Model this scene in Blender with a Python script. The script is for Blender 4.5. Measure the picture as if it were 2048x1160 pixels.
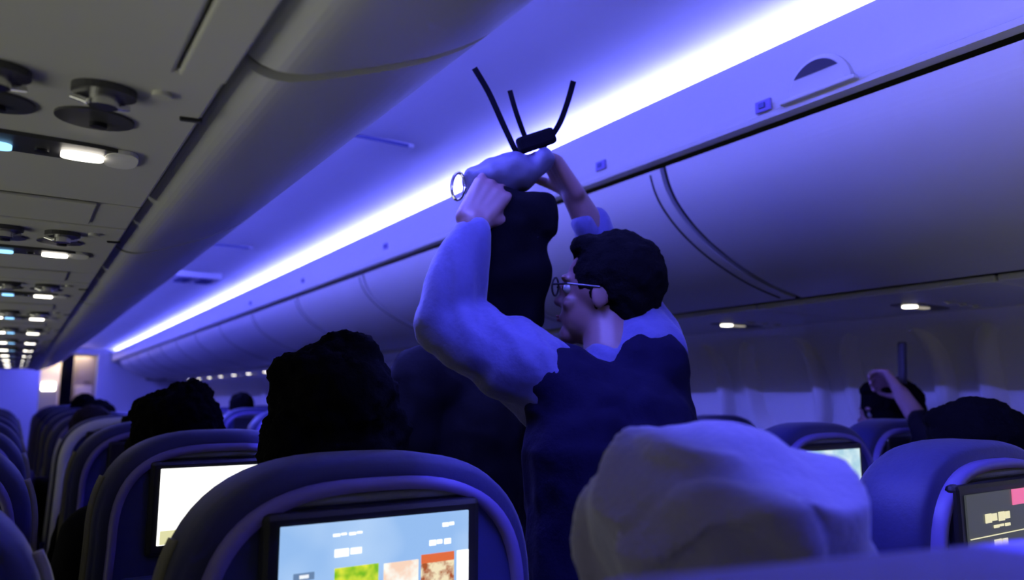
import bpy, bmesh, math, random
from mathutils import Vector, Matrix, Euler, noise
random.seed(4)
R = math.radians
S = bpy.context.scene
for o in list(bpy.data.objects): bpy.data.objects.remove(o)
C = S.collection

# ------------------------------------------------------------------ camera, world, exposure
cd = bpy.data.cameras.new('camera'); cam = bpy.data.objects.new('camera', cd); C.objects.link(cam)
cam.location = (0, 0, 1.30); cam.rotation_euler = (R(90 + 8.157), 0, R(-33.263))
cd.sensor_width = 36; cd.lens = 36 * 1500 / 2048; cd.clip_start = 0.02; cd.clip_end = 100
cd.dof.use_dof = True; cd.dof.focus_distance = 1.15; cd.dof.aperture_fstop = 3.4
S.camera = cam
S.view_settings.view_transform = 'Standard'; S.view_settings.look = 'None'
S.view_settings.exposure = 0.0; S.view_settings.gamma = 1; S.view_settings.use_curve_mapping = False
w = bpy.data.worlds.new('left_fill_glow'); S.world = w; w.use_nodes = True
# dim world fill; brighter glow added low left to lift the panel undersides
_n = w.node_tree; _bg = _n.nodes['Background']; _bg.inputs[0].default_value = (.84, .84, .70, 1)
_tc = _n.nodes.new('ShaderNodeTexCoord'); _dp = _n.nodes.new('ShaderNodeVectorMath'); _dp.operation = 'DOT_PRODUCT'
_n.links.new(_tc.outputs['Generated'], _dp.inputs[0]); _dp.inputs[1].default_value = (-.62, -.02, -.78)
_mr = _n.nodes.new('ShaderNodeMapRange'); _mr.inputs['From Min'].default_value = .72; _mr.inputs['From Max'].default_value = .98
_mr.inputs['To Min'].default_value = .07; _mr.inputs['To Max'].default_value = 5.2
_n.links.new(_dp.outputs['Value'], _mr.inputs['Value']); _n.links.new(_mr.outputs['Result'], _bg.inputs[1])

# ------------------------------------------------------------------ materials
def srgb(r, g, b):
    f = lambda c: (c/255/12.92) if c/255 <= .04045 else ((c/255+.055)/1.055)**2.4
    return (f(r), f(g), f(b), 1)
def mat(name, col, rough=.6, metal=0, bump=0, bscale=60, var=.12, spec=.5, sheen=0):
    m = bpy.data.materials.new(name); m.use_nodes = True; nt = m.node_tree
    b = nt.nodes['Principled BSDF']; b.inputs['Roughness'].default_value = rough
    b.inputs['Metallic'].default_value = metal; b.inputs['Specular IOR Level'].default_value = spec
    if sheen: b.inputs['Sheen Weight'].default_value = sheen
    tc = nt.nodes.new('ShaderNodeTexCoord'); n = nt.nodes.new('ShaderNodeTexNoise')
    n.inputs['Scale'].default_value = bscale; n.inputs['Detail'].default_value = 4
    nt.links.new(tc.outputs['Object'], n.inputs['Vector'])
    cr = nt.nodes.new('ShaderNodeValToRGB')
    c = Vector(col[:3]); cr.color_ramp.elements[0].color = (*(c*(1-var)), 1); cr.color_ramp.elements[1].color = (*(c*(1+var)), 1)
    nt.links.new(n.outputs['Fac'], cr.inputs['Fac']); nt.links.new(cr.outputs['Color'], b.inputs['Base Color'])
    if bump:
        bp = nt.nodes.new('ShaderNodeBump'); bp.inputs['Strength'].default_value = bump; bp.inputs['Distance'].default_value = .004
        nt.links.new(n.outputs['Fac'], bp.inputs['Height']); nt.links.new(bp.outputs['Normal'], b.inputs['Normal'])
    return m
def emit(name, col, st=1.0, col2=None, scale=8, detail=3, ramp=(.4, .6)):
    m = bpy.data.materials.new(name); m.use_nodes = True; nt = m.node_tree
    b = nt.nodes['Principled BSDF']; b.inputs['Base Color'].default_value = (.01, .01, .01, 1); b.inputs['Roughness'].default_value = .3
    b.inputs['Emission Strength'].default_value = st
    tc = nt.nodes.new('ShaderNodeTexCoord'); n = nt.nodes.new('ShaderNodeTexNoise')
    n.inputs['Scale'].default_value = scale; n.inputs['Detail'].default_value = detail
    nt.links.new(tc.outputs['Object'], n.inputs['Vector'])
    cr = nt.nodes.new('ShaderNodeValToRGB')
    cr.color_ramp.elements[0].position = ramp[0]; cr.color_ramp.elements[1].position = ramp[1]
    cr.color_ramp.elements[0].color = col; cr.color_ramp.elements[1].color = col2 or col
    nt.links.new(n.outputs['Fac'], cr.inputs['Fac']); nt.links.new(cr.outputs['Color'], b.inputs['Emission Color'])
    return m

M = dict(
    ceiling=mat('ceiling_plastic', (.78, .78, .80), .45, var=.02, bscale=3),
    fascia=mat('fascia_plastic', (.45, .45, .46), .45, var=.02, bscale=3),
    binp=mat('bin_plastic', (.48, .48, .48), .42, var=.03, bscale=4),
    cbin=mat('centre_bin_plastic', (.60, .61, .56), .38, var=.03, bscale=4),
    psu=mat('service_panel_plastic', (.55, .55, .50), .5, var=.03, bscale=10),
    psud=mat('service_panel_dark', (.045, .045, .05), .4),
    gap=mat('seam_black', (.012, .012, .02), .7),
    wall=mat('sidewall_plastic', (.80, .79, .76), .5, var=.03, bscale=4),
    shade=mat('window_shade', (.50, .50, .50), .55, var=.02, bscale=5),
    chrome=mat('chrome', (.75, .75, .72), .22, metal=1, var=.02),
    leather=mat('navy_leather', (.006, .006, .075), .55, bump=.12, bscale=120, sheen=.2),
    rim=mat('periwinkle_rim_plastic', (.16, .13, .40), .38, var=.05, bscale=20),
    panel=mat('seat_panel_blue', (.028, .034, .15), .55, var=.06, bscale=30),
    strip=mat('grey_headrest_strip', (.16, .17, .18), .5, bump=.2, bscale=150),
    beige=mat('beige_side_trim', (.24, .22, .17), .4, var=.04),
    cover=mat('periwinkle_headrest_cover', (.27, .25, .80), .7, var=.05),
    pale=mat('pale_cover', (.75, .75, .72), .6, var=.04),
    black=mat('black_plastic', (.010, .010, .016), .35),
    carpet=mat('carpet', (.02, .02, .05), .95, bump=.5, bscale=300, var=.4),
    metal=mat('leg_metal', (.35, .35, .38), .35, metal=1),
    skin=mat('skin', (.24, .14, .14), .5, var=.08, bscale=25),
    skind=mat('skin_brown', (.16, .09, .085), .5, var=.08, bscale=25),
    lips=mat('lips', (.20, .07, .07), .5), eye=mat('eye_white', (.25, .25, .25), .2), iris=mat('iris', (.02, .015, .01), .2),
    hair=mat('black_hair', (.002, .002, .003), .9, spec=.05, bump=.6, bscale=180, var=.4),
    hairb=mat('brown_hair', (.014, .010, .011), .8, spec=.15, bump=.6, bscale=180, var=.4),
    shaded_torso=mat('shirt_torso_shade', (.002, .0012, .016), .9, spec=.12, bump=.3, bscale=90),  # unlit torso of the shirt, shade put into the colour
    shirt=mat('blue_shirt', (.06, .06, .19), .75, bump=.3, bscale=90, sheen=.3),
    blackcloth=mat('black_cloth', (.003, .003, .006), .9, spec=.15, bump=.3, bscale=110),
    jeans=mat('dark_jeans', (.012, .014, .05), .85, bump=.3, bscale=200),
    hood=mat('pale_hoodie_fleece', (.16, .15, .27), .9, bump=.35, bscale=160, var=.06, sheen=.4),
    lav=mat('lavender_knit', (.12, .11, .24), .9, bump=.35, bscale=160),
    bag=mat('black_bag_nylon', (.0012, .0012, .003), .85, spec=.06, bump=.2, bscale=140),
    bagtop=mat('grey_bag_fabric', (.06, .06, .11), .6, bump=.2, bscale=140),
    galley=mat('galley_beige', (.62, .52, .38), .5, var=.05), bulk=mat('bulkhead_laminate', (.50, .50, .58), .5, var=.04),
    curtain=mat('curtain_dark', (.015, .013, .04), .9, bump=.4, bscale=40), brown=mat('galley_brown', (.22, .17, .14), .6),
    grille=mat('grille_grey', (.10, .11, .25), .6),
    mark=mat('printed_mark', (.05, .06, .22), .6),
    cove=emit('cove_led', (.13, .14, 1.0, 1), 120), cove_fill=emit('cove_led_fill', (.12, .125, 1.0, 1), 260),
    lamp=emit('reading_lamp', (1.0, .93, .80, 1), 6), lampdim=emit('reading_lamp_halo', (1.0, .9, .75, 1), .35),
    blueicon=emit('call_light_blue', (.25, .6, 1.0, 1), 2.2),
    galleylamp=emit('galley_lamp', (1.0, .92, .78, 1), 9),
)

# ------------------------------------------------------------------ helpers
def link(name, me, m=None, parent=None, smooth=False):
    o = bpy.data.objects.new(name, me); C.objects.link(o)
    if m:
        me.materials.clear(); me.materials.append(m)
    if smooth:
        for p in me.polygons: p.use_smooth = True
    if parent: o.parent = parent
    return o
def obj(name, bm, m, parent=None, smooth=False):
    me = bpy.data.meshes.new(name); bmesh.ops.recalc_face_normals(bm, faces=bm.faces); bm.to_mesh(me); bm.free()
    return link(name, me, m, parent, smooth)
def tag(o, label=None, cat=None, group=None, kind=None):
    if label: o['label'] = label
    if cat: o['category'] = cat
    if group: o['group'] = group
    if kind: o['kind'] = kind
    return o
def empty(name, loc, label, cat, group=None, rz=0):
    o = bpy.data.objects.new(name, None); C.objects.link(o); o.empty_display_size = .1
    o.location = loc; o.rotation_euler = (0, 0, rz)
    return tag(o, label, cat, group)
def copy_tree(o, parent=None):
    c = o.copy(); C.objects.link(c)
    if parent: c.parent = parent
    for ch in list(o.children): copy_tree(ch, c)
    return c
def box(bm, c, s, bev=0, rot=None, seg=2):
    t = bmesh.new(); bmesh.ops.create_cube(t, size=1)
    for v in t.verts: v.co = Vector((v.co.x*s[0], v.co.y*s[1], v.co.z*s[2]))
    if bev: bmesh.ops.bevel(t, geom=list(t.edges), offset=bev, segments=seg, affect='EDGES', profile=.5)
    mt = Matrix.Translation(c) @ (Euler(rot).to_matrix().to_4x4() if rot else Matrix())
    t.transform(mt); me = bpy.data.meshes.new('t'); t.to_mesh(me); t.free(); bm.from_mesh(me); bpy.data.meshes.remove(me)
def BX(c, s, bev=0, rot=None, seg=2):
    bm = bmesh.new(); box(bm, c, s, bev, rot, seg); return bm
def ell(bm, c, r, rot=None, sub=3):
    t = bmesh.new(); bmesh.ops.create_icosphere(t, subdivisions=sub, radius=1)
    for v in t.verts: v.co = Vector((v.co.x*r[0], v.co.y*r[1], v.co.z*r[2]))
    t.transform(Matrix.Translation(c) @ (Euler(rot).to_matrix().to_4x4() if rot else Matrix()))
    me = bpy.data.meshes.new('t'); t.to_mesh(me); t.free(); bm.from_mesh(me); bpy.data.meshes.remove(me)
def cone(bm, a, b, ra, rb, n=14):
    a = Vector(a); b = Vector(b); d = b-a
    if d.length < 1e-6: return
    t = bmesh.new(); bmesh.ops.create_cone(t, cap_ends=True, segments=n, radius1=ra, radius2=rb, depth=d.length)
    q = d.to_track_quat('Z', 'Y').to_matrix().to_4x4(); t.transform(Matrix.Translation((a+b)/2) @ q)
    me = bpy.data.meshes.new('t'); t.to_mesh(me); t.free(); bm.from_mesh(me); bpy.data.meshes.remove(me)
def chain(bm, pts):                      # pts: [(co, radius)...]
    for i, (p, r) in enumerate(pts):
        ell(bm, p, (r, r, r), sub=2)
        if i: cone(bm, pts[i-1][0], p, pts[i-1][1], r)
def tube(bm, pts, r, n=8, closed=False):
    pts = [Vector(p) for p in pts]; rings = []
    for i, p in enumerate(pts):
        a = pts[(i-1) % len(pts)] if (closed or i) else p; b = pts[(i+1) % len(pts)] if (closed or i < len(pts)-1) else p
        d = (b-a).normalized(); q = d.to_track_quat('Z', 'Y')
        rings.append([bm.verts.new(p + q @ Vector((math.cos(k*2*math.pi/n)*r, math.sin(k*2*math.pi/n)*r, 0))) for k in range(n)])
    m = len(rings)
    for i in range(m if closed else m-1):
        A = rings[i]; B = rings[(i+1) % m]
        best = min(range(n), key=lambda s: sum((A[k].co-B[(k+s) % n].co).length for k in (0, n//2)))
        for k in range(n): bm.faces.new([A[k], A[(k+1) % n], B[(k+1+best) % n], B[(k+best) % n]])
    if not closed: bm.faces.new(rings[0]); bm.faces.new(rings[-1])
def spline(pts, n=8):
    P = [Vector(p) for p in pts]; out = []
    for i in range(len(P)-1):
        a = P[max(i-1, 0)]; b = P[i]; c = P[i+1]; d = P[min(i+2, len(P)-1)]
        for k in range(n):
            t = k/n; out.append(.5*((2*b)+(c-a)*t+(2*a-5*b+4*c-d)*t*t+(3*b-a-3*c+d)*t**3))
    out.append(P[-1]); return out
def prism(bm, prof, y0, y1):             # closed profile [(x,z)] extruded along Y
    a = [bm.verts.new((x, y0, z)) for x, z in prof]; b = [bm.verts.new((x, y1, z)) for x, z in prof]; n = len(prof)
    bm.faces.new(a); bm.faces.new(b[::-1])
    for i in range(n): bm.faces.new([a[i], a[(i+1) % n], b[(i+1) % n], b[i]])
def sheet_prof(prof, th):                # open profile to closed one of thickness th (offset to the left of travel)
    P = [Vector((x, z)) for x, z in prof]; off = []
    for i, p in enumerate(P):
        d = (P[min(i+1, len(P)-1)]-P[max(i-1, 0)]).normalized(); off.append(p + Vector((-d.y, d.x))*th)
    return [tuple(p) for p in P] + [tuple(p) for p in reversed(off)]
def cr2(prof, n=6): return [(v.x, v.z) for v in spline([(x, 0, z) for x, z in prof], n)]
def remesh(bm, voxel, smooth=4, disp=None):
    """merge overlapping closed shapes into one continuous skin"""
    me = bpy.data.meshes.new('t'); bm.to_mesh(me); bm.free(); o = bpy.data.objects.new('t', me); C.objects.link(o)
    r = o.modifiers.new('r', 'REMESH'); r.mode = 'VOXEL'; r.voxel_size = voxel; r.use_smooth_shade = True
    s = o.modifiers.new('s', 'SMOOTH'); s.factor = .5; s.iterations = smooth
    dg = bpy.context.evaluated_depsgraph_get(); dg.update()
    out = bpy.data.meshes.new_from_object(o.evaluated_get(dg)); bpy.data.objects.remove(o); bpy.data.meshes.remove(me)
    if disp:
        ns = [v.normal.copy() for v in out.vertices]
        for v, n in zip(out.vertices, ns): v.co += n*disp(v.co, n)
    for p in out.polygons: p.use_smooth = True
    return out

# ------------------------------------------------------------------ the cabin shell
Y0, Y1 = -0.5, 16.0
fl = obj('floor', BX((.5, 8.6, -.03), (5.4, 18.2, .06)), M['carpet']); tag(fl, kind='structure')
ceil_prof = cr2([(.50, 2.10), (.64, 2.15), (.85, 2.19), (1.08, 2.205), (1.30, 2.20), (1.46, 2.18), (1.58, 2.14), (1.62, 2.08)], 5)
bm = bmesh.new(); prism(bm, sheet_prof(ceil_prof, .015), Y0, Y1)
tag(obj('ceiling', bm, M['ceiling'], smooth=False), kind='structure')
# fascia above right hand bins, its rail
bm = bmesh.new(); prism(bm, [(1.455, 2.132), (1.470, 2.136), (1.485, 2.12), (1.500, 1.985), (1.472, 1.985), (1.468, 2.0)], Y0, Y1)
tag(obj('trim_2', bm, M['fascia']), kind='structure')
bm = bmesh.new(); prism(bm, [(1.462, 1.978), (1.466, 1.982), (1.50, 1.982), (1.50, 1.966), (1.466, 1.966)], Y0, Y1)
tag(obj('trim_3', bm, M['fascia']), kind='structure')
bm = bmesh.new(); prism(bm, [(1.49, 2.11), (1.62, 2.11), (1.62, 2.09), (1.49, 2.09)], Y0, Y1)
tag(obj('trim_4', bm, M['ceiling']), kind='structure')
# cove light on the right, added fill strip on the left
bm = bmesh.new(); prism(bm, [(1.500, 2.111), (1.500, 2.118), (1.508, 2.124), (1.530, 2.124), (1.530, 2.111)], Y0, Y1-.2)
tag(obj('cove_light', bm, M['cove']), 'glowing blue white cove light strip running above the right-hand overhead bins', 'cove light')
bm = bmesh.new(); prism(bm, [(.512, 2.092), (.530, 2.092), (.530, 2.098), (.512, 2.098)], Y0, Y1-.2)
tag(obj('cove_light', bm, M['cove_fill']), 'added blue fill light strip hidden on top of the centre overhead bins', 'cove light')  # hidden strip added to brighten the ceiling and the right fascia

# right side wall and its windows
WP = cr2([(2.74, 1.60), (2.86, 1.56), (2.95, 1.42), (3.0, 1.15), (3.0, .8), (2.93, .3), (2.86, 0)], 5)
bm = bmesh.new(); prism(bm, sheet_prof(WP[::-1], -.03), Y0, Y1)
tag(obj('wall_right', bm, M['wall']), kind='structure')
bm = bmesh.new()
prism(bm, [(2.12, 1.71), (3.05, 1.71), (3.05, 2.4), (2.12, 2.4)], Y0, Y1)
tag(obj('wall_upper', bm, M['gap']), kind='structure')
def arch(w, h, n=3.0, k=40):
    return [(w*math.copysign(abs(math.cos(t))**(2/n), math.cos(t)), h*math.copysign(abs(math.sin(t))**(2/n), math.sin(t))) for t in [2*math.pi*i/k for i in range(k)]]
def loft(bm, rings, cap0=True, cap1=True):
    V = [[bm.verts.new(p) for p in r] for r in rings]; n = len(V[0])
    for A, B in zip(V, V[1:]):
        for i in range(n): bm.faces.new([A[i], A[(i+1) % n], B[(i+1) % n], B[i]])
    if cap0: bm.faces.new(V[0][::-1])
    if cap1: bm.faces.new(V[-1])
wtilt = Matrix.Translation((2.965, 0, 1.36)) @ Euler((0, R(-12), 0)).to_matrix().to_4x4()
def ringm(w, h, x): return [tuple(wtilt @ Vector((x, a, b))) for a, b in arch(w, h)]
def window_mesh():
    bm = bmesh.new(); loft(bm, [ringm(.225, .29, .03), ringm(.215, .275, -.045), ringm(.195, .255, -.065), ringm(.165, .22, -.05), ringm(.125, .175, .045)], False, False)
    bm2 = bmesh.new(); loft(bm2, [ringm(.128, .178, .045), ringm(.128, .178, .035)])
    bm3 = bmesh.new(); box(bm3, tuple(wtilt @ Vector((.030, 0, -.14))), (.012, .14, .012), .003)
    return bm, bm2, bm3
for i, y in enumerate([0.62+.533*k for k in range(20)]):
    if i == 0:
        a, b, c = window_mesh(); wn = obj('window_1', a, M['wall'], smooth=True)
        sh = obj('shade', b, M['shade'], wn); obj('shade_pull', c, M['wall'], sh)
    else:
        wn2 = copy_tree(wn); wn2.name = 'window_%d' % (i+1)
        o = wn2
        o.location.y = y
    if i == 0: pass
wn.location.y = .62
for o in list(C.objects):
    if o.name.startswith('window_'): tag(o, kind='structure')

# far end of the cabin: bulkheads, opening with lit galley
bm = bmesh.new(); box(bm, (2.16, 16.05, 1.2), (1.84, .08, 2.4)); tag(obj('wall_front', bm, M['bulk']), kind='structure')
bm = bmesh.new(); box(bm, (-.9, 16.05, 1.2), (2.5, .08, 2.4)); tag(obj('wall_front', bm, M['bulk']), kind='structure')
bm = bmesh.new(); box(bm, (.795, 16.05, 2.25), (.89, .08, .30)); tag(obj('wall_front', bm, M['bulk']), kind='structure')
tag(obj('wall_far', BX((.8, 17.6, 1.2), (2.4, .08, 2.4)), M['galley']), kind='structure')
tag(obj('wall_glow_block', BX((-2.1, 10.5, 1.2), (.06, 10.96, 2.4)), M['wall']), kind='structure')  # unseen partial wall, added to keep the left glow off the far rows
bm = bmesh.new(); prism(bm, [(-2.1, 2.10), (.52, 2.10), (.52, 2.12), (-2.1, 2.12)], 10.9, 16.0); tag(obj('ceiling_front', bm, M['ceiling']), kind='structure')
g = empty('galley_cabinet', (.50, 16.7, 0), 'beige lit galley cabinet seen through the doorway at the cabin end', 'cabinet')
obj('body', BX((0, 0, 1.04), (.36, .5, 2.08), .01), M['galley'], g)
obj('door', BX((0, -.26, 1.25), (.30, .02, .6), .006), M['beige'], g)
obj('worktop', BX((0, -.02, .93), (.38, .56, .03), .005), M['brown'], g)
obj('lamp', BX((.0, -.28, 1.50), (.22, .03, .14), .01), M['galleylamp'], g)
l = bpy.data.lights.new('galley_light', 'AREA'); l.energy = 22; l.size = .7; l.color = (1, .86, .66)
lo = bpy.data.objects.new('galley_light', l); C.objects.link(lo); lo.location = (.8, 16.35, 2.09)
bm = bmesh.new()
cp = []
for k in range(25): cp.append((.66+.20*k/24, 15.95+.018*math.sin(k*1.6)))
a = [bm.verts.new((x, y, .05)) for x, y in cp]; b = [bm.verts.new((x, y, 2.08)) for x, y in cp]
for k in range(24): bm.faces.new([a[k], a[k+1], b[k+1], b[k]])
bmesh.ops.solidify(bm, geom=list(bm.faces), thickness=.006)
tag(obj('curtain', bm, M['curtain'], smooth=True), 'dark drawn-back curtain hanging at the galley doorway', 'curtain')
g = empty('wardrobe_unit', (1.06, 16.45, 0), 'brown storage unit with beige lower panel beside the galley doorway', 'cabinet')
obj('body', BX((0, 0, 1.03), (.36, .4, 2.06), .01), M['brown'], g)
obj('panel', BX((-.0, -.21, 1.27), (.28, .02, .50), .01), M['galley'], g)
obj('handle', BX((.05, -.23, 1.58), (.12, .02, .03), .004), M['black'], g)

# ------------------------------------------------------------------ overhead bins
def ordinal(n): return ['first', 'second', 'third', 'fourth', 'fifth', 'sixth', 'seventh', 'eighth', 'ninth', 'tenth', 'eleventh', 'twelfth', 'thirteenth', 'fourteenth', 'fifteenth', 'sixteenth', 'seventeenth', 'eighteenth', 'nineteenth'][n]
RB = [(1.500, 1.952), (1.520, 1.895), (1.560, 1.840), (1.640, 1.775), (1.760, 1.712), (1.92, 1.655), (2.09, 1.618)]
def right_bin(L):
    root = empty('overhead_bin', (0, 0, 0), 'x', 'overhead bin', 'closed overhead bins along the window side')
    p = cr2(RB, 5)
    bm = bmesh.new(); prism(bm, sheet_prof(p, .016), .012, L-.012)
    obj('door', bm, M['binp'], root)
    bm = bmesh.new(); inner = sheet_prof(p, .02)[len(p):][::-1]
    prism(bm, inner + [(2.11, 1.96)], .002, L-.002); obj('body', bm, M['gap'], root)
    bm = bmesh.new()
    for yy in (.05,): prism(bm, sheet_prof([(x-.0015, z-.0015) for x, z in p[1:-1]], .003), yy, yy+.006)
    obj('door_seam', bm, M['gap'], root)
    return root
L = 1.12
rb = right_bin(L)
for k in range(13):
    y = 1.50 + L*(k-1)
    o = rb if k == 0 else copy_tree(rb)
    o.location.y = y
    o['label'] = ['closed overhead bin filling the upper right corner of the photo, nearest on the window side',
                  'closed overhead bin behind the raised arm and bag of the standing man'][k] if k < 2 else \
        'closed window-side overhead bin, %s in the row counting away from the viewer' % ordinal(k)
CB = [(.160, 1.66), (.163, 1.632), (.20, 1.621), (.26, 1.638), (.37, 1.685), (.455, 1.745), (.492, 1.82), (.503, 1.92), (.505, 2.08)]
def centre_bin(L):
    root = empty('overhead_bin', (0, 0, 0), 'x', 'overhead bin', 'closed overhead bins over the centre seats')
    p = cr2(CB, 6)
    bm = bmesh.new(); prism(bm, sheet_prof(p, .010), .011, L-.011); obj('door', bm, M['cbin'], root)
    bm = bmesh.new(); inner = sheet_prof(p, .018)[len(p):][::-1]
    prism(bm, inner + [(.19, 2.08)], .001, L-.001); obj('body', bm, M['gap'], root)
    return root
cb = centre_bin(L)
for k in range(10):
    y = .73 + L*(k-1)
    o = cb if k == 0 else copy_tree(cb); o.location.y = y
    o['label'] = ['closed grey centre overhead bin nearest the viewer, at the top edge of the photo', 'closed grey centre overhead bin beside the nearest reading light, between two curved seams'][k] if k < 2 else \
        'closed grey centre overhead bin, %s in the row counting away from the viewer' % ordinal(k)
# faint shelf above the passenger service channel
bm = bmesh.new(); prism(bm, [(-1.2, 1.64), (.16, 1.64), (.16, 2.09), (-1.2, 2.09)], Y0, 10.8); tag(obj('wall_centre', bm, M['gap']), kind='structure')
bm = bmesh.new(); prism(bm, [(2.08, 1.63), (2.78, 1.63), (2.78, 1.70), (2.08, 1.70)], Y0, Y1); tag(obj('trim_5', bm, M['gap']), kind='structure')

# ------------------------------------------------------------------ passenger service units
def disc(bm, c, rx, ry, z0, z1, n=28, k=2.0):
    P = arch(rx, ry, k, n)
    loft(bm, [[(c[0]+a, c[1]+b, z0) for a, b in P], [(c[0]+a, c[1]+b, z1) for a, b in P]])
def D(c, rx, ry, z0, z1, k=2.0, n=28):
    bm = bmesh.new(); disc(bm, c, rx, ry, z0, z1, n, k); return bm
def gasper(parent, x, y, s=1.0):
    h = obj('air_nozzle', D((x, y), .026*s, .020*s, 1.612, 1.604), M['psud'], parent, False)
    bm = bmesh.new(); disc(bm, (x, y), .012*s, .010*s, 1.606, 1.592); obj('nozzle_ring', bm, M['chrome'], h)
    bm = bmesh.new(); box(bm, (x-.018*s, y+.008*s, 1.600), (.016*s, .006*s, .006), .001, (0, R(20), R(-30)));
    box(bm, (x+.014*s, y+.014*s, 1.600), (.020*s, .005*s, .006), .001, (0, R(-15), R(35))); obj('nozzle_fin', bm, M['chrome'], h)
def centre_psu():
    root = empty('service_panel', (0, 0, 0), 'x', 'service panel', 'passenger service panels under the centre bins')
    # local y=0 at reading lamp
    bm = bmesh.new(); box(bm, (-.32, -.02, 1.622), (.945, .60, .02), .004); obj('panel', bm, M['psu'], root)
    bm = bmesh.new(); box(bm, (-.32, .385, 1.622), (.945, .185, .018), .004); obj('blank_panel', bm, M['psu'], root)
    obj('hatch', BX((-.03, .37, 1.612), (.235, .16, .006), .002), M['psu'], root)
    rc = obj('lamp_recess', D((-.02, -.005), .115, .036, 1.613, 1.607, 4.5, 40), M['psud'], root)
    for x, m in ((.048, 'lamp'), (-.088, 'lamp')):
        obj('reading_lamp', D((x, 0), .024, .0135, 1.608, 1.602, 3), M[m], rc)
    obj('lamp_surround', D((.092, .002), .020, .036, 1.6115, 1.6062, 2.6), M['pale'], rc)
    obj('call_button', D((-.042, .010), .015, .013, 1.608, 1.603, 2.5), M['blueicon'], rc)
    obj('small_button', D((.004, .004), .008, .006, 1.608, 1.604, 2.5), M['black'], rc)
    for x in (.051, -.045, -.141):
        v = obj('speaker_disc', D((x, -.14), .040, .034, 1.613, 1.609), M['psud'], root)
        obj('disc_hub', D((x+.004, -.132), .009, .006, 1.610, 1.604), M['black'], v)
    for x in (.052, -.040, -.130): gasper(root, x, -.238, 1.15)
    bm = bmesh.new(); disc(bm, (.103, -.256), .010, .009, 1.613, 1.607); obj('sensor', bm, M['psu'], root)
    obj('slot', BX((.142, -.195, 1.612), (.024, .010, .006), .002, (0, 0, R(-10))), M['black'], root)
    return root
cp_ = centre_psu()
for k in range(11):
    o = cp_ if k == 0 else copy_tree(cp_)
    o.location.y = 1.074 + .806*k
    o['label'] = ['passenger service panel with dark discs and bright lamp, largest at upper left'][k] if k < 1 else \
        'centre passenger service panel with lit lamp, %s in the line counting from the largest' % ordinal(k)
o = empty('ceiling_panel', (0, 0, 0), 'large plain grey ceiling panel in the upper left corner of the photo', 'panel')
obj('panel', BX((-.27, .485, 1.620), (.75, .55, .018), .004), M['psu'], o); obj('side_panel', BX((.131, .485, 1.620), (.045, .55, .018), .003), M['psu'], o)
def side_psu():
    root = empty('service_panel', (0, 0, 0), 'x', 'service panel', 'passenger service panels over the window seats')
    obj('panel', BX((2.44, 0, 1.612), (.60, .765, .02), .004), M['psu'], root)
    rc = obj('lamp_recess', D((2.52, .02), .14, .045, 1.606, 1.600, 3.5, 36), M['psud'], root)
    obj('reading_lamp', D((2.455, .02), .024, .020, 1.602, 1.594, 3), M['lamp'], rc)
    obj('lamp_glass', D((2.53, .02), .034, .016, 1.602, 1.596, 3), M['lampdim'], rc)
    for x in (2.46, 2.54, 2.62): gasper(root, x, -.11, 1.0)
    return root
sp = side_psu()
for k in range(18):
    o = sp if k == 0 else copy_tree(sp); o.location.y = 1.32 + .772*(k-1)
    if k == 0: o['label'] = 'window-side service panel at the right edge of the photo, above the raised hand'
    elif k == 1: o['label'] = 'window-side service panel with lit lamp above the passenger raising a hand'
    elif k == 2: o['label'] = "window-side service panel with lit lamp just right of the standing man's shoulder"
    else: o['label'] = 'window-side service panel, %s in the line counting away from the viewer' % ordinal(k)

# ------------------------------------------------------------------ small fittings in the aisle ceiling and fascia
sk = empty('fascia_lamp', (1.466, .965, 1.985), 'half-round dark-topped fitting on the blue fascia at upper right', 'light fitting')
bm = bmesh.new()
def half(r, k=20): return [(math.cos(math.pi*i/k)*r, math.sin(math.pi*i/k)*r) for i in range(k+1)]
def halfring(r, x): return [(x, a, b) for a, b in half(r)]
loft(bm, [[(p[0], p[1], p[2]) for p in halfring(.082, .004)], halfring(.080, -.010), halfring(.070, -.016)]); obj('housing', bm, M['fascia'], sk)
bm = bmesh.new(); pts = [(a, b) for a, b in half(.068) if b > .032]
loft(bm, [[(-.0155, a, b) for a, b in pts], [(-.0185, a, b) for a, b in pts]]); obj('opening', bm, M['black'], sk)
obj('lower_lip', BX((-.014, 0, -.004), (.02, .19, .010), .003), M['fascia'], sk)
for i, (y, z) in enumerate([(1.119, 2.0), (1.728, 2.012), (3.362, 2.035), (4.637, 2.03), (5.914, 2.02)]):
    g = empty('fascia_latch', (1.463, y, z), ['small latch on the fascia left of the half-round fitting', "small latch on the fascia just right of the standing man's hands",
        'small latch on the fascia left of the held bag, nearest that bag', 'small latch on the fascia, middle of the three left of the bag', 'small latch on the fascia, farthest of the three left of the bag'][i], 'latch')
    obj('base', BX((0, 0, 0), (.008, .045, .03), .003), M['rim'], g); obj('button', BX((-.006, 0, 0), (.006, .018, .014), .002), M['mark'], g)
for i, (y, L_) in enumerate([(2.42, .10), (4.63, .08)]):
    g = empty('ceiling_speaker_panel', (1.0, y, 2.198), ['slim raised panel on the blue ceiling, nearest one, left of the bag', 'slim raised panel on the blue ceiling, farther one'][i], 'ceiling panel')
    obj('cover', BX((0, 0, 0), (.27, L_, .016), .006), M['ceiling'], g); obj('edge_slot', BX((0, -L_/2, -.004), (.22, .006, .012), .001), M['grille'], g)
g = empty('ceiling_sign', (1.02, 5.8, 2.17), 'small printed sign on the blue ceiling near the far end', 'sign')
obj('plate', BX((0, 0, 0), (.34, .30, .05), .008), M['ceiling'], g)
bm = bmesh.new()
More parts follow.
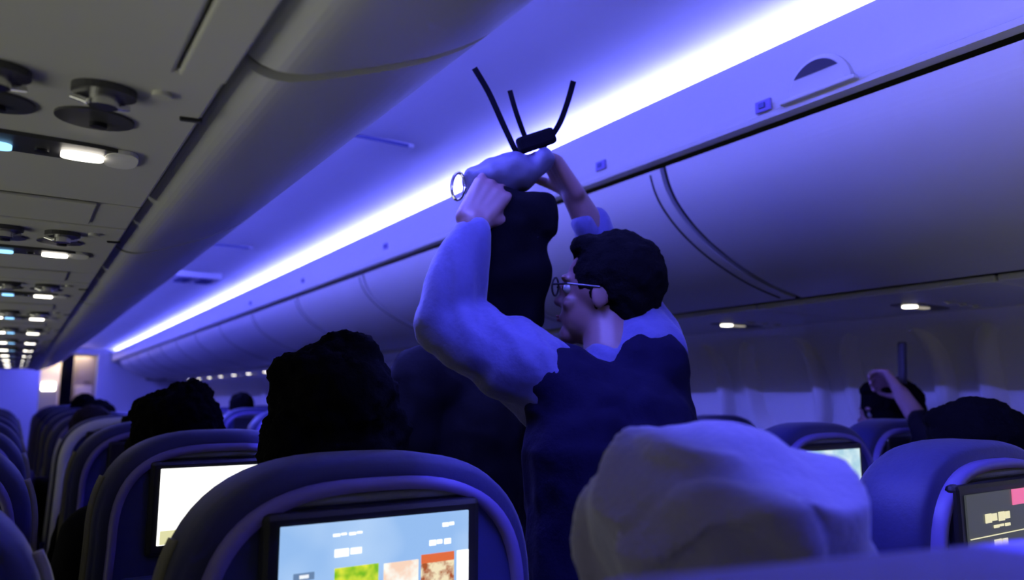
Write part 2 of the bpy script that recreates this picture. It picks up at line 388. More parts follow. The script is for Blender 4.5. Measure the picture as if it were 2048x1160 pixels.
for sx in (-.075, .075):
    for i in range(5): box(bm, (sx+random.uniform(-.012, .012), -.11+.055*i, -.027), (random.uniform(.07, .12), .026, .004), .001)
    for i in range(3): box(bm, (sx-.04+.04*i, 0, -.027), (.012, .24, .004), .001)
obj('print', bm, M['mark'], g)

# ------------------------------------------------------------------ seats
def outline(ins, K=16, top=1.232, a=.231, zb=.62):
    """back of seat seen from behind: arched top, straight sides; (x,z) anticlockwise"""
    P = []; A = a-ins; H = .215-ins; zc = top-.215
    for i in range(2*K+1):
        t = math.pi*i/(2*K); c, s_ = math.cos(t), math.sin(t)
        P.append((A*math.copysign(abs(c)**(2/2.9), c), zc+H*abs(s_)**(2/2.9)))
    zl = zb+ins
    sl = .015
    left = [(-(A+sl*f), zc-(zc-zl)*f) for f in (.3, .6, 1.0)]
    right = [((A+sl*f), zc-(zc-zl)*f) for f in (1.0, .6, .3)]
    return P + left + right
def oring(ins, y, tilt=0): return [(x, y - (z-.62)*.0, z) for x, z in outline(ins)]
def annulus(bm, i0, i1, y0, y1):
    A = [oring(i0, y1), oring(i0+.002, y0), oring(i1-.002, y0), oring(i1, y1)]
    loft(bm, A, False, False)
def make_seat(trim='beige', rimw=.017):
    root = empty('airline_seat', (0, 0, 0), 'x', 'seat', 'airline seats')
    bm = bmesh.new(); loft(bm, [oring(.030, .012), oring(.012, .012), oring(.004, .020), oring(0, .035), oring(0, .095), oring(.006, .115), oring(.018, .132), oring(.04, .140)])
    obj('backrest', bm, M['leather'], root, True)
    bm = bmesh.new(); annulus(bm, .026-(rimw-.017), .026+.017, -.004, .016); obj('shell_rim', bm, M['rim'], root, True)
    bm = bmesh.new(); loft(bm, [oring(.042, .014), oring(.042, .006)]); obj('rear_panel', bm, M['panel'], root)
    bm = bmesh.new(); box(bm, (0, .004, 1.184), (.23, .008, .012), .004); obj('headrest_strip', bm, M['strip'], root)
    for s in (-1, 1):
        bm = bmesh.new(); pts = [(s*x, .062, z) for x, z in outline(-.002) if x > .1 and z < 1.16 and z > .66]
        pts.sort(key=lambda p: -p[2]); tube(bm, spline(pts, 3), .008); obj('side_trim', bm, M[trim], root, True)
    # monitor
    mo = obj('monitor', BX((-.004, .000, 1.085), (.272, .020, .182), .008), M['black'], root)
    # tray, pocket, cushion, arms, base
    t = obj('tray_table', BX((0, -.006, .84), (.36, .022, .24), .008), M['panel'], root)
    obj('tray_latch', BX((0, -.022, .945), (.05, .014, .018), .003), M['rim'], t)
    obj('seat_cushion', BX((0, .36, .43), (.44, .50, .13), .035), M['leather'], root, True)
    for s in (-1, 1):
        bm = bmesh.new(); box(bm, (s*.226, .36, .63), (.042, .44, .035), .012); box(bm, (s*.226, .20, .52), (.04, .10, .22), .008); obj('armrest', bm, M['black'], root)
        bm = bmesh.new(); box(bm, (s*.17, .36, .19), (.04, .36, .02), .004); box(bm, (s*.17, .22, .19), (.03, .03, .38), .006); box(bm, (s*.17, .50, .19), (.03, .03, .38), .006)
        obj('leg', bm, M['metal'], root)
    return root
SW, SH = .234, .146
def screen(seat, m, extra=()):
    mo = [c for c in seat.children if c.name.startswith('monitor')][0]
    obj('screen', BX((-.004, -.011, 1.088), (SW, .003, SH), .0008), m, mo)
    for nm, u, v, wd, ht, mm in extra:          # u,v in 0..1 from top left of the screen
        obj(nm, BX((-.004-SW/2+u*SW, -.0135, 1.088+SH/2-v*SH), (wd*SW, .0016, ht*SH), .0006), mm, mo)
seat0 = make_seat()
seatp = make_seat('pale', .036); rimP = [c for c in seatp.children if c.name.startswith('shell_rim')][0]; rimP.data.materials[0] = M['pale']
used = {id(seat0): False, id(seatp): False}
def place(x, y, label, group=None, src=None, rz=0, dz=0):
    src = src or seat0
    if not used[id(src)]: o = src; used[id(src)] = True
    else: o = copy_tree(src)
    o.location = (x, y, dz); o.rotation_euler.z = rz; o['label'] = label; o['group'] = group or 'airline seats'
    return o
# strip children of later-added screens must not be copied: build plain seats first, then add screens
XL, XR = -.185, .372
ctr = []
CR = [.085] + [.85 + .80*(k-1) for k in range(1, 12)]
lab = {0: 'navy seat behind the hooded passenger, its top cropped at the bottom right corner', 1: 'navy seat with a large lit menu screen, front and centre',
       2: 'navy seat with a glowing white screen, directly beyond the menu-screen seat', 3: 'narrow navy seat back between the white-screen seat and the pale-edged one'}
# template must be used first
for k in range(0, 11):
    src = seatp if k == 4 else seat0
    s_ = place(XR, CR[k], lab.get(k, 'navy centre seat by the aisle, %s row ahead of the viewer' % ordinal(k-1)) if k != 4 else 'navy seat with a pale white curved edge, left of the dark seated heads', src=src)
    ctr.append(s_)
lft = []
for k in range(1, 9):
    s_ = place(XL, CR[k], ['navy seat cut off by the left edge of the photo, nearest at bottom left'][0] if k == 1 else 'navy seat at the left edge of the photo, %s row ahead of the viewer' % ordinal(k-1))
    lft.append(s_)
RR = [.58, 1.25] + [1.25+.78*k for k in range(1, 9)]
rgt = {}
XC = [1.345, 1.845, 2.35]
cols = ['aisle', 'middle', 'window']
for r in range(0, 9):
    for c in range(3):
        if r == 0 and c == 2: continue
        rgt[r, c] = place(XC[c], RR[r], {(0, 0): 'navy seat with a dark grey screen, at the right edge of the photo', (1, 1): 'navy seat with a pale cyan screen, just right of the hood',
              (1, 0): 'navy seat whose top edge shows just above the hood'}.get((r, c), 'navy %s seat of the right-hand block, %s row ahead of the viewer' % (cols[c], ordinal(r))))
ctr[0].scale.z = .99
obj('headrest_cover', BX((.012, .097, 1.213), (.44, .095, .05), .022, rot=(0, R(3.2), 0), seg=4), M['cover'], ctr[0], True); rgt[1, 2].location.y += .08; rgt[1, 2].location.x += .03
for o in [c for c in rgt[0, 0].children if c.name.startswith('side_trim')]: bpy.data.objects.remove(o)
rgt[0, 0].location.x -= .055
# screens
white = emit('text_white', (1, 1, 1, 1), 1.3); cream = emit('text_cream', srgb(235, 228, 185), 1.0)
e1 = emit('menu_background', srgb(150, 190, 240), 1.0, srgb(185, 215, 250), 6)
leaf = emit('picture_green', srgb(120, 190, 30), 1.0, srgb(240, 240, 70), 60, 2, (.35, .65)); flower = emit('picture_pink', srgb(250, 215, 190), 1.0, srgb(255, 255, 245), 50)
food = emit('picture_brown', srgb(170, 85, 40), 1.0, srgb(245, 230, 190), 90, 3, (.4, .6)); orange = emit('picture_orange', srgb(225, 110, 60), 1.0)
pk = emit('patch_pink', srgb(235, 110, 160), 1.0); iconblue = emit('icon_blue', srgb(110, 140, 180), .9)
def words(u, v, wd, ht, m, n=3):
    out = []; x = u-wd/2; rest = wd
    for k in range(n):
        q = wd/n*(.72 if k % 2 else .9); out.append(('screen_text', x+q/2, v-(.004 if k % 2 else 0), q, ht*(1 if k % 2 == 0 else .8), m)); x += wd/n
    return out
screen(ctr[1], e1, [
    ('screen_picture', .375, .62, .225, .56, leaf), ('screen_picture', .61, .63, .19, .56, flower), ('screen_picture', .815, .64, .19, .50, food), ('screen_picture', .815, .355, .19, .07, orange),
    ('screen_picture', .962, .62, .07, .60, white), ('screen_icon', .115, .37, .10, .055, iconblue), ('screen_icon', .115, .37, .05, .035, white)]
    + words(.33, .095, .16, .022, white, 4) + words(.34, .23, .16, .06, white, 2) + words(.88, .10, .08, .035, white, 2) + words(.83, .235, .13, .045, white, 3) + words(.115, .56, .09, .04, white, 2))
screen(ctr[2], emit('bright_white_screen', (1, 1, .97, 1), 1.6), [('screen_picture', .25, .90, .46, .18, emit('picture_yellow', srgb(225, 222, 170), 1.0))])
screen(rgt[1, 1], emit('cyan_screen', srgb(170, 210, 225), 1.0, srgb(215, 238, 240), 20), [
    ('screen_picture', .42, .58, .26, .09, emit('picture_red', srgb(235, 170, 160), 1.0)), ('screen_text', .62, .48, .5, .06, white), ('screen_text', .40, .26, .4, .05, white), ('screen_text', .6, .75, .45, .07, white)])
for c_ in rgt[0, 0].children:
    if c_.name.startswith('monitor'): c_.location.x -= .02
screen(rgt[0, 0], emit('dark_screen', srgb(62, 66, 68), 1.0), words(.38, .25, .34, .09, cream, 4) + words(.42, .34, .22, .03, cream, 3) + words(.40, .51, .20, .09, cream, 2) + [
    ('screen_line', .5, .42, .98, .010, cream), ('screen_line', .5, .61, .98, .010, cream), ('screen_picture', .74, .08, .32, .16, pk)])
screen(rgt[3, 0], emit('pale_cyan_screen', srgb(175, 200, 210), 1.0, srgb(200, 220, 222), 20), [('screen_text', .55, .6, .4, .06, white)])

# ------------------------------------------------------------------ people
def head_parts(root, mskin, mhair, loc, yaw=0, tilt=0, roll=0, hair='short', hs=1.0, neck_to=None, peak=None):
    """returns matrix; adds hair, eyes, mouth as children. Skin blobs are returned for merging into the body."""
    T = Matrix.Translation(loc) @ Euler((tilt, roll, yaw)).to_matrix().to_4x4() @ Matrix.Scale(hs, 4)
    return T
def E_(bm, T, c, r, rot=(0, 0, 0), sub=3):
    t = bmesh.new(); bmesh.ops.create_icosphere(t, subdivisions=sub, radius=1)
    for v in t.verts: v.co = Vector((v.co.x*r[0], v.co.y*r[1], v.co.z*r[2]))
    t.transform(T @ Matrix.Translation(c) @ Euler(rot).to_matrix().to_4x4())
    me = bpy.data.meshes.new('t'); t.to_mesh(me); t.free(); bm.from_mesh(me); bpy.data.meshes.remove(me)
def skull(bm, T):
    E_(bm, T, (0, -.010, .020), (.074, .094, .092)); E_(bm, T, (0, .030, -.045), (.054, .058, .062)); E_(bm, T, (0, .068, -.088), (.026, .022, .020))
    E_(bm, T, (0, .092, -.022), (.011, .018, .012), sub=2); E_(bm, T, (0, .084, 0), (.008, .014, .026), (R(-18), 0, 0), 2)   # nose
    for s in (-1, 1):
        E_(bm, T, (s*.076, -.004, -.012), (.007, .018, .030), (0, 0, s*R(-15)), 2)       # ears
        E_(bm, T, (s*.034, .062, -.028), (.022, .018, .018), sub=2)                      # cheeks
        E_(bm, T, (s*.030, .078, .022), (.024, .010, .008), sub=2)                       # brow
    E_(bm, T, (0, .084, -.055), (.022, .010, .008), sub=2)                               # mouth mass
def face_bits(root, T):
    for s in (-1, 1):
        bm = bmesh.new(); E_(bm, T, (s*.030, .070, .002), (.013, .013, .0115), sub=2); e = obj('eye', bm, M['eye'], root, True)
        bm = bmesh.new(); E_(bm, T, (s*.030, .0805, .002), (.0052, .004, .0052), sub=2); obj('iris', bm, M['iris'], e, True)
    bm = bmesh.new(); E_(bm, T, (0, .093, -.053), (.022, .004, .0035), sub=2); E_(bm, T, (0, .092, -.060), (.018, .004, .004), sub=2); obj('lips', bm, M['lips'], root, True)
def hair_mesh(T, kind, sc=1.0):
    bm = bmesh.new()
    if kind == 'short':
        E_(bm, T, (0, -.022, .032), (.084*sc, .094*sc, .094*sc)); E_(bm, T, (0, -.055, -.015), (.070*sc, .050*sc, .070*sc)); E_(bm, T, (0, .035, .088), (.062*sc, .045*sc, .028*sc))
    elif kind == 'long':
        E_(bm, T, (0, -.022, .032), (.088*sc, .098*sc, .096*sc)); E_(bm, T, (0, -.060, -.07), (.085*sc, .050*sc, .13*sc)); E_(bm, T, (0, .025, .090), (.066*sc, .05*sc, .030*sc))
    elif kind == 'bushy':
        E_(bm, T, (0, -.030, .020), (.112*sc, .105*sc, .105*sc)); E_(bm, T, (0, -.05, -.07), (.108*sc, .075*sc, .10*sc)); E_(bm, T, (.022, -.02, .092), (.060*sc, .07*sc, .042*sc))
        E_(bm, T, (-.06, -.03, .055), (.05*sc, .06*sc, .045*sc)); E_(bm, T, (.075, -.04, -.04), (.04*sc, .06*sc, .09*sc)); E_(bm, T, (-.078, -.04, -.05), (.04*sc, .06*sc, .09*sc))
    a = .006 if kind != 'bushy' else .010
    return remesh(bm, .006, 3, lambda p, n: a*noise.fractal(p*38, .8, 2.2, 3))
def hand(bm, W, T, curl=.5, side=1):
    """W wrist point, T 3x3 frame: columns = (thumb side, palm normal, finger direction)"""
    W = Vector(W); f = lambda a, b, c: W + T @ Vector((a, b, c))
    for a in (-.030, -.010, .010, .028): chain(bm, [(f(a*.6, 0, 0), .019), (f(a, .004, .080), .013)])
    L_ = {-.032: (.030, .022, .018), -.011: (.036, .026, .020), .011: (.040, .028, .021), .031: (.036, .025, .020)}
    for i, (a, ls) in enumerate(L_.items()):
        p = f(a, .004, .084); ang = .15; pts = [(p, .0095)]
        for j, l_ in enumerate(ls):
            ang += curl*(1.0+.12*i); d = T @ Vector((a*.12/.03*.3, math.sin(ang), math.cos(ang))); p = p + d*l_; pts.append((p, .0088-.0009*j))
        chain(bm, pts)
    chain(bm, [(f(.026, .004, .020), .014), (f(.050, .016, .045), .0115), (f(.058, .034, .068), .0095), (f(.054, .050, .084), .0082)])
def frame(d, up):
    z = Vector(d).normalized(); y = (Vector(up) - z*Vector(up).dot(z)).normalized(); x = y.cross(z); return Matrix((x, y, z)).transposed()
def fold(amp, sc, zs=1.0):
    return lambda p, n: amp*(noise.noise(Vector((p.x*sc, p.y*sc, p.z*sc*zs))) + .5*noise.noise(Vector((p.x*sc*2.1, p.y*sc*2.1, p.z*sc*2.1*zs))))

def seated(name, x, y, top, label, group=None, skinm='skin', cloth='blackcloth', pants='jeans', hair='short', hairm='hair', yaw=0, tilt=0, roll=0, hsc=1.0, lean=0, arms='lap', face=False, rz=0, voxel=.009, cat='person'):
    """seated passenger, y = y of the head centre; top = height of hair top"""
    root = empty(name, (x, y, 0), label, cat, group, rz)
    hz = top-.125*hsc; H = Vector((0, 0, hz)); N = Vector((0, -.025, hz-.16)); hip = Vector((0, -.06-lean, .56)); ch = Vector((0, -.05-lean*.3, hz-.32))
    T = Matrix.Translation(H) @ Euler((tilt, roll, yaw)).to_matrix().to_4x4()
    bm = bmesh.new(); skull(bm, T)
    chain(bm, [(H+Vector((0, -.015, -.06)), .052), (N, .055), (ch, .10)])
    chain(bm, [(ch, .105), (hip, .115)])
    limbs = []
    for s in (-1, 1):
        sh = N+Vector((s*.165, -.01, -.055))
        if arms == 'lap' or (arms == 'phone' and s == 1): el = sh+Vector((s*.05, .05, -.27)); wr = Vector((s*.12, .24, .72))
        elif arms == 'phone': el = sh+Vector((-.05, .16, -.14)); wr = H+Vector((-.045, .02, -.03))
        if arms == 'phone' and s == -1:
            el = Vector((2.33-x, 1.22-y, 1.15)); wr = Vector((2.44-x, 1.385-y, 1.315))
        kn = Vector((s*.11, .42, .56)); an = Vector((s*.12, .46, .10)); limbs.append((sh, el, wr, kn, an, s))
        chain(bm, [(ch+Vector((s*.05, 0, .08)), .07), (sh, .052), (el, .038), (wr, .026)])
        fr = frame(wr-el, (0, .2, -1) if arms != 'phone' or s == 1 else (-.2, 1, 0)); hand(bm, wr, fr, .45 if arms != 'phone' or s == 1 else .8)
        chain(bm, [(hip+Vector((s*.07, .02, -.02)), .09), (kn, .060), (an, .040), (an+Vector((0, .12, -.045)), .036)])
    link('body', remesh(bm, voxel if not face else .006, 2), M[skinm], root)
    bm = bmesh.new(); chain(bm, [(N+Vector((0, -.005, -.045)), .066), (ch, .125), (hip, .135)])
    for sh, el, wr, kn, an, s in limbs: chain(bm, [(ch+Vector((s*.06, 0, .08)), .085), (sh, .066), (el, .050), (el.lerp(wr, .86 if arms == 'lap' or s == 1 else .45), .038)])
    link('top', remesh(bm, .011, 3, fold(.008, 14)), M[cloth], root)
    bm = bmesh.new(); chain(bm, [(hip, .128), (hip+Vector((0, 0, -.05)), .12)])
    for sh, el, wr, kn, an, s in limbs: chain(bm, [(hip+Vector((s*.07, .02, -.02)), .105), (kn, .072), (an, .055)])
    link('trousers', remesh(bm, .012, 3, fold(.006, 14)), M[pants], root)
    for sh, el, wr, kn, an, s in limbs:
        bm = bmesh.new(); chain(bm, [(an+Vector((0, -.03, -.05)), .046), (an+Vector((0, .13, -.055)), .042)]); link('shoe', remesh(bm, .010, 2), M['black'], root)
    link('hair', hair_mesh(T, hair, hsc), M[hairm], root)
    if face: face_bits(root, T)
    return root
# dark heads over the centre seats
seated('person', .415, 1.16, 1.385, 'person with big black bushy hair seated in front of the menu screen seat', hair='bushy', hsc=.87)
seated('person', .325, 1.97, 1.325, 'dark-haired passenger seated in front of the white-screen seat', hair='bushy', hsc=.90, yaw=.1)
seated('person', 1.715, .83, 1.305, 'dark-haired passenger whose head rises at the right edge of the photo', hair='short', hsc=1.12)
seated('person', 2.67, 1.57, 1.385, 'dark-haired passenger by the windows with one hand raised, holding a phone', hair='short', hsc=1.18, yaw=.9, arms='phone', face=True, cloth='blackcloth')
ph = empty('mobile_phone', (2.535, 1.385, 1.385), 'thin dark phone held up edge-on by the passenger near the windows', 'phone')
ph.rotation_euler = (R(4), R(2), R(-46))
obj('case', BX((0, 0, .062), (.012, .070, .140), .004), M['black'], ph); obj('screen_glass', BX((-.0065, 0, .062), (.0015, .064, .130), .0005), M['psud'], ph)
ph.location = (2.505, 1.41, 1.355)
far = [(-.20, 2.75, 1.33, 'short', 'hairb', 'lav', 'lavender-clad passenger at the very left edge, nearer than the long-haired one'), (.27, 3.55, 1.27, 'short', 'hairb', 'blackcloth', 'brown-haired passenger over the pale-edged seat'), (.36, 4.4, 1.29, 'short', 'hair', 'lav', 'small dark head in the fifth centre row'),
       (.36, 2.78, 1.26, 'short', 'hair', 'blackcloth', 'dark low head between the white-screen seat and the pale-edged seat'),
       (-.14, 3.5, 1.33, 'long', 'hairb', 'lav', 'lavender-dressed passenger at the left edge of the photo'),
       (1.33, 4.0, 1.33, 'short', 'hair', 'lav', 'passenger in lavender behind the large dark heads, right-hand block'),
       (1.85, 3.3, 1.30, 'long', 'hairb', 'blackcloth', 'long-haired passenger in the right-hand block left of the black-haired head'),
       (1.33, 5.5, 1.34, 'short', 'hair', 'lav', 'small far passenger in the right-hand block under the blue bulkhead'),
       (.40, 6.0, 1.33, 'short', 'hair', 'blackcloth', 'small far head in front of the galley doorway')]
for x, y, tp, hk, hm, cl, lb in far: seated('person', x, y, tp, lb, hair=hk, hairm=hm, cloth=cl, voxel=.014)

# hooded passenger
def hooded():
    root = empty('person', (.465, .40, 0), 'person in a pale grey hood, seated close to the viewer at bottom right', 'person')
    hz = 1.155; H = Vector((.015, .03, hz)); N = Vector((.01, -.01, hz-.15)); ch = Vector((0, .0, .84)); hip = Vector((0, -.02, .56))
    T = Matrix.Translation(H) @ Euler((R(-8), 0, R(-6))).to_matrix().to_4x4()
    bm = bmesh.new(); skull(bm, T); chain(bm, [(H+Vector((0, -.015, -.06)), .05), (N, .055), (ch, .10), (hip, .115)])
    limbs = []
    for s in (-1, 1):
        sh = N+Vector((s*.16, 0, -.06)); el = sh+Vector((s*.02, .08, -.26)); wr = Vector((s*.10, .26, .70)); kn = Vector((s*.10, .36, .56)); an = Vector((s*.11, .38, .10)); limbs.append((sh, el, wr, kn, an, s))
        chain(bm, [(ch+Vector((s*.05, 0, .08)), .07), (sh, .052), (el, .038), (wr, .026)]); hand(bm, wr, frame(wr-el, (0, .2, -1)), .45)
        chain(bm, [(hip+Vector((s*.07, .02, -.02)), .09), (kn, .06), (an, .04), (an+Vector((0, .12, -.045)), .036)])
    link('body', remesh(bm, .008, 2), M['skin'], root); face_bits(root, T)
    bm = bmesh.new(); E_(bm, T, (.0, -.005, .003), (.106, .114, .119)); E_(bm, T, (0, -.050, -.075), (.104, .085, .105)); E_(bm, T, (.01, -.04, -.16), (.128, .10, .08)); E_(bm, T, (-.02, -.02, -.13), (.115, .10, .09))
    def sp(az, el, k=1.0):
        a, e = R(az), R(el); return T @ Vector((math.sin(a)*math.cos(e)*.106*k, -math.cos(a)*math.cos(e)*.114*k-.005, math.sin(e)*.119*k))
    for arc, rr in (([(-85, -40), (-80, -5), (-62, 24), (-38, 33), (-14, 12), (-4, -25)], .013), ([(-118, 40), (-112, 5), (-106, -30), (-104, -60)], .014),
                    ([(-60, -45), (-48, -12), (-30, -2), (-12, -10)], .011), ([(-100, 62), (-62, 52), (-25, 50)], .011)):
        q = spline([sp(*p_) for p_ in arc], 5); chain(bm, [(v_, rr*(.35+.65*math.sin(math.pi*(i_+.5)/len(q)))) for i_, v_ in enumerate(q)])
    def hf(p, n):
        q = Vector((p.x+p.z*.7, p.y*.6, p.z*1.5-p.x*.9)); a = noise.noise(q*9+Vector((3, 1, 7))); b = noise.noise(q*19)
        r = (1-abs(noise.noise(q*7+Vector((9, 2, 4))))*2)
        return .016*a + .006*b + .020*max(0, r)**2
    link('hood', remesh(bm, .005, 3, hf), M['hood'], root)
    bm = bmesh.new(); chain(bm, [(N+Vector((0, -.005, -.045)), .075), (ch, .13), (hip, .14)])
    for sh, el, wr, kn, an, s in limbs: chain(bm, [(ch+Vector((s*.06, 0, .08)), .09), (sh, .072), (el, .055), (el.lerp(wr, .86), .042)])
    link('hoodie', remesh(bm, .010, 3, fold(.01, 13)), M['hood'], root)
    bm = bmesh.new(); chain(bm, [(hip, .13), (hip+Vector((0, 0, -.05)), .12)])
    for sh, el, wr, kn, an, s in limbs: chain(bm, [(hip+Vector((s*.07, .02, -.02)), .105), (kn, .072), (an, .055)])
    link('trousers', remesh(bm, .012, 3, fold(.006, 14)), M['jeans'], root)
    for sh, el, wr, kn, an, s in limbs:
        bm = bmesh.new(); chain(bm, [(an+Vector((0, -.03, -.05)), .046), (an+Vector((0, .13, -.055)), .042)]); link('shoe', remesh(bm, .010, 2), M['black'], root)
hooded()

# the standing man lifting a bag
def V(*a): return Vector(a)
def man():
    ox, oy = .90, 1.05
    root = empty('person', (ox, oy, 0), 'man in glasses and blue shirt, torso coloured dark as shade, standing in the aisle, lifting a black bag', 'person')
    o = V(ox, oy, 0)
    P = lambda x, y, z: V(x, y, z)-o
    H = P(.97, 1.135, 1.505); N = P(.945, 1.09, 1.37); ch = P(.925, 1.06, 1.20); wa = P(.90, 1.04, 1.02); hip = P(.89, 1.03, .90)
    shL = P(.80, 1.12, 1.335); elL = P(.675, 1.26, 1.44); wrL = P(.712, 1.225, 1.635)
    shR = P(1.005, 1.06, 1.375); elR = P(1.10, 1.26, 1.585); wrR = P(.975, 1.245, 1.735)
    T = Matrix.Translation(H) @ Euler((R(6), R(0), R(38))).to_matrix().to_4x4()
    bm = bmesh.new(); skull(bm, T)
    chain(bm, [(H+V(0, -.012, -.06), .055), (N, .058), (ch, .11)]); chain(bm, [(ch, .115), (wa, .105), (hip, .115)])
    chain(bm, [(ch+V(-.05, .02, .07), .08), (shL, .055), (shL.lerp(elL, .5), .047), (elL, .040), (elL.lerp(wrL, .35), .038), (wrL, .026)])
    chain(bm, [(ch+V(.07, 0, .10), .08), (shR, .055), (shR.lerp(elR, .5), .047), (elR, .040), (elR.lerp(wrR, .35), .038), (wrR, .026)])
    hand(bm, wrL, frame(V(.50, -.12, .85), (.35, .9, -.15)), .55)
    hand(bm, wrR, frame(V(-.55, .05, .75), (-.5, .25, -.9)), .5)
    legs = []
    for s in (-1, 1):
        kn = P(.89+s*.085, 1.07, .50); an = P(.89+s*.085, 1.03, .09); legs.append((kn, an, s))
        chain(bm, [(hip+V(s*.08, 0, -.03), .095), (kn, .06), (an, .042), (an+V(0, .13, -.04), .036)])
    link('body', remesh(bm, .005, 3), M['skind'], root); face_bits(root, T)
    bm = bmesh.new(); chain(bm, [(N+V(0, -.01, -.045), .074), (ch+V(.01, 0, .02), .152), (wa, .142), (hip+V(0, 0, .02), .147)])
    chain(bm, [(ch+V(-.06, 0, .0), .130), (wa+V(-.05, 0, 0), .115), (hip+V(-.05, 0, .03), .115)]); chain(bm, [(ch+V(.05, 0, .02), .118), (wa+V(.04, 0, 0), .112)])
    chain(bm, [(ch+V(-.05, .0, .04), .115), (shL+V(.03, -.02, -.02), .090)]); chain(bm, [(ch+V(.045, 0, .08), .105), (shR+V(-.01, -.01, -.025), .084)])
    link('shaded_torso', remesh(bm, .007, 3, lambda p, n: .007*noise.noise(p*12)+.004*noise.noise(p*27)), M['shaded_torso'], root)  # dark shell over the shirt torso, painting its shade
    bm = bmesh.new(); chain(bm, [(N+V(0, -.008, -.020), .068), (ch, .12)])
    chain(bm, [(ch+V(-.05, .02, .06), .10), (shL, .080), (shL.lerp(elL, .5), .074), (elL, .064), (elL.lerp(wrL, .5), .056), (elL.lerp(wrL, .88), .040)])
    chain(bm, [(ch+V(.045, 0, .09), .10), (shR, .078), (shR.lerp(elR, .5), .068), (elR, .056), (elR.lerp(wrR, .6), .044)])
    def mf(p, n):
        w_ = noise.noise(V(p.x*42, p.y*10, p.z*8))
        return .011*w_ + .006*noise.noise(p*12)
    link('shirt', remesh(bm, .007, 3, mf), M['shirt'], root)
    bm = bmesh.new(); chain(bm, [(hip+V(0, 0, .05), .125), (hip+V(0, 0, -.06), .125)])
    for kn, an, s in legs: chain(bm, [(hip+V(s*.08, 0, -.03), .108), (kn, .076), (an, .06)])
    link('trousers', remesh(bm, .010, 3, fold(.006, 14)), M['jeans'], root)
    for kn, an, s in legs:
        bm = bmesh.new(); chain(bm, [(an+V(0, -.03, -.045), .046), (an+V(0, .14, -.05), .042)]); link('shoe', remesh(bm, .009, 2), M['black'], root)
    link('hair', hair_mesh(T, 'short', 1.03), M['hair'], root)
    # glasses
    bm = bmesh.new()
    for s in (-1, 1):
        tube(bm, [tuple(T @ V(s*.031+.023*math.cos(t), .098, .004+.018*math.sin(t))) for t in [2*math.pi*i/18 for i in range(18)]], .0022, 6, True)
        tube(bm, [tuple(T @ V(s*.054, .097, .006)), tuple(T @ V(s*.078, .06, .006)), tuple(T @ V(s*.083, -.005, .002))], .0022, 6)
    tube(bm, [tuple(T @ V(-.008, .100, .006)), tuple(T @ V(.008, .100, .006))], .0022, 6)
    obj('glasses', bm, M['black'], root)
man()

# bag in his hands
bg = empty('bag', (.815, 1.262, 1.44), 'black soft bag with flying straps held up by the standing man', 'bag')
bg.rotation_euler = (R(2), R(3), R(-22))
bm = bmesh.new(); box(bm, (0, 0, .125), (.155, .11, .27), .035, seg=4); box(bm, (.012, 0, .225), (.155, .12, .11), .035, seg=4)
link('body', remesh(bm, .006, 4, fold(.012, 13)), M['bag'], bg)
bm = bmesh.new(); box(bm, (-.035, .01, .305), (.15, .10, .075), .03, seg=4, rot=(0, R(-22), 0)); box(bm, (.04, .01, .335), (.10, .08, .05), .02, seg=3, rot=(0, R(-40), 0))
link('top_flap', remesh(bm, .006, 4, fold(.012, 17)), M['bagtop'], bg)
bm = bmesh.new(); box(bm, (.035, -.02, .385), (.085, .02, .035), .008, rot=(0, R(-25), 0)); obj('buckle', bm, M['bag'], bg)
def strap(pts, wd=.012, th=.003):
    pts = spline(pts, 8); bm = bmesh.new(); vs = []
    for i, p in enumerate(pts):
        d = (pts[min(i+1, len(pts)-1)]-pts[max(i-1, 0)]).normalized(); sd = d.cross(V(0, 1, .1)).normalized(); nn = d.cross(sd)
        vs.append([bm.verts.new(p+sd*a*wd/2+nn*b*th/2) for a, b in ((-1, -1), (1, -1), (1, 1), (-1, 1))])
    for A, B in zip(vs, vs[1:]):
        for k in range(4): bm.faces.new([A[k], A[(k+1) % 4], B[(k+1) % 4], B[k]])
    bm.faces.new(vs[0]); bm.faces.new(vs[-1][::-1]); return bm
obj('strap', strap([(.005, 0, .35), (-.030, .01, .42), (-.065, .01, .485), (-.10, 0, .53)]), M['bag'], bg)
obj('strap', strap([(.02, -.02, .37), (-.01, -.03, .43), (-.028, -.03, .48)], .010), M['bag'], bg)
obj('strap', strap([(.055, 0, .38), (.085, 0, .43), (.105, .01, .49), (.115, .01, .535)]), M['bag'], bg)
bm = bmesh.new(); tube(bm, [(-.118+.013*math.cos(t), -.01, .275+.028*math.sin(t)) for t in [2*math.pi*i/16 for i in range(16)]], .0035, 6, True); obj('ring', bm, M['chrome'], bg)

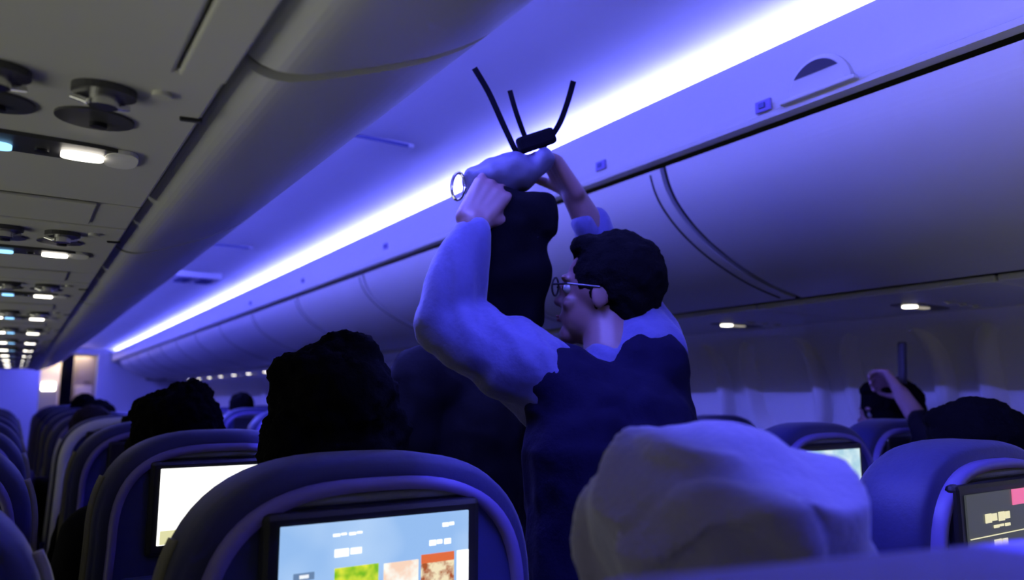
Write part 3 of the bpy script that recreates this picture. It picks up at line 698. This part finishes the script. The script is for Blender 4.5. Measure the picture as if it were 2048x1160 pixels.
# person in black beyond him
def standing_black():
    ox, oy = .975, 1.70
    root = empty('person', (ox, oy, 0), 'person in black standing in the aisle behind the lifting man', 'person')
    H = V(.03, .0, 1.545); N = V(0, -.02, 1.40); ch = V(0, 0, 1.22); hip = V(0, 0, .90)
    T = Matrix.Translation(H)
    bm = bmesh.new(); skull(bm, T); chain(bm, [(H+V(0, -.015, -.06), .05), (N, .055), (ch, .11), (hip, .12)]); L2 = []
    for s in (-1, 1):
        sh = N+V(s*.15, 0, -.05); el = sh+V(s*.03, -.02, -.28); wr = el+V(-s*.02, .12, -.20); kn = V(s*.09, .03, .49); an = V(s*.09, 0, .09); L2.append((sh, el, wr, kn, an, s))
        chain(bm, [(ch+V(s*.05, 0, .08), .07), (sh, .055), (el, .04), (wr, .027)]); hand(bm, wr, frame(wr-el, (-s, 0, 0)), .4)
        chain(bm, [(hip+V(s*.07, 0, -.03), .095), (kn, .06), (an, .042), (an+V(0, .12, -.045), .036)])
    link('body', remesh(bm, .008, 2), M['skind'], root); face_bits(root, T)
    bm = bmesh.new(); chain(bm, [(N+V(0, 0, -.04), .075), (ch, .145), (V(0, 0, 1.05), .15), (hip, .15)])
    for sh, el, wr, kn, an, s in L2: chain(bm, [(ch+V(s*.06, 0, .08), .095), (sh, .078), (el, .062), (el.lerp(wr, .85), .045)])
    link('jacket', remesh(bm, .010, 3, fold(.009, 12)), M['blackcloth'], root)
    bm = bmesh.new(); chain(bm, [(hip, .13), (hip+V(0, 0, -.06), .13)])
    for sh, el, wr, kn, an, s in L2: chain(bm, [(hip+V(s*.07, 0, -.03), .11), (kn, .078), (an, .06)])
    link('trousers', remesh(bm, .012, 3, fold(.006, 14)), M['jeans'], root)
    for sh, el, wr, kn, an, s in L2:
        bm = bmesh.new(); chain(bm, [(an+V(0, -.03, -.045), .046), (an+V(0, .13, -.05), .042)]); link('shoe', remesh(bm, .010, 2), M['black'], root)
    link('hair', hair_mesh(T, 'short', 1.0), M['hair'], root)
standing_black()
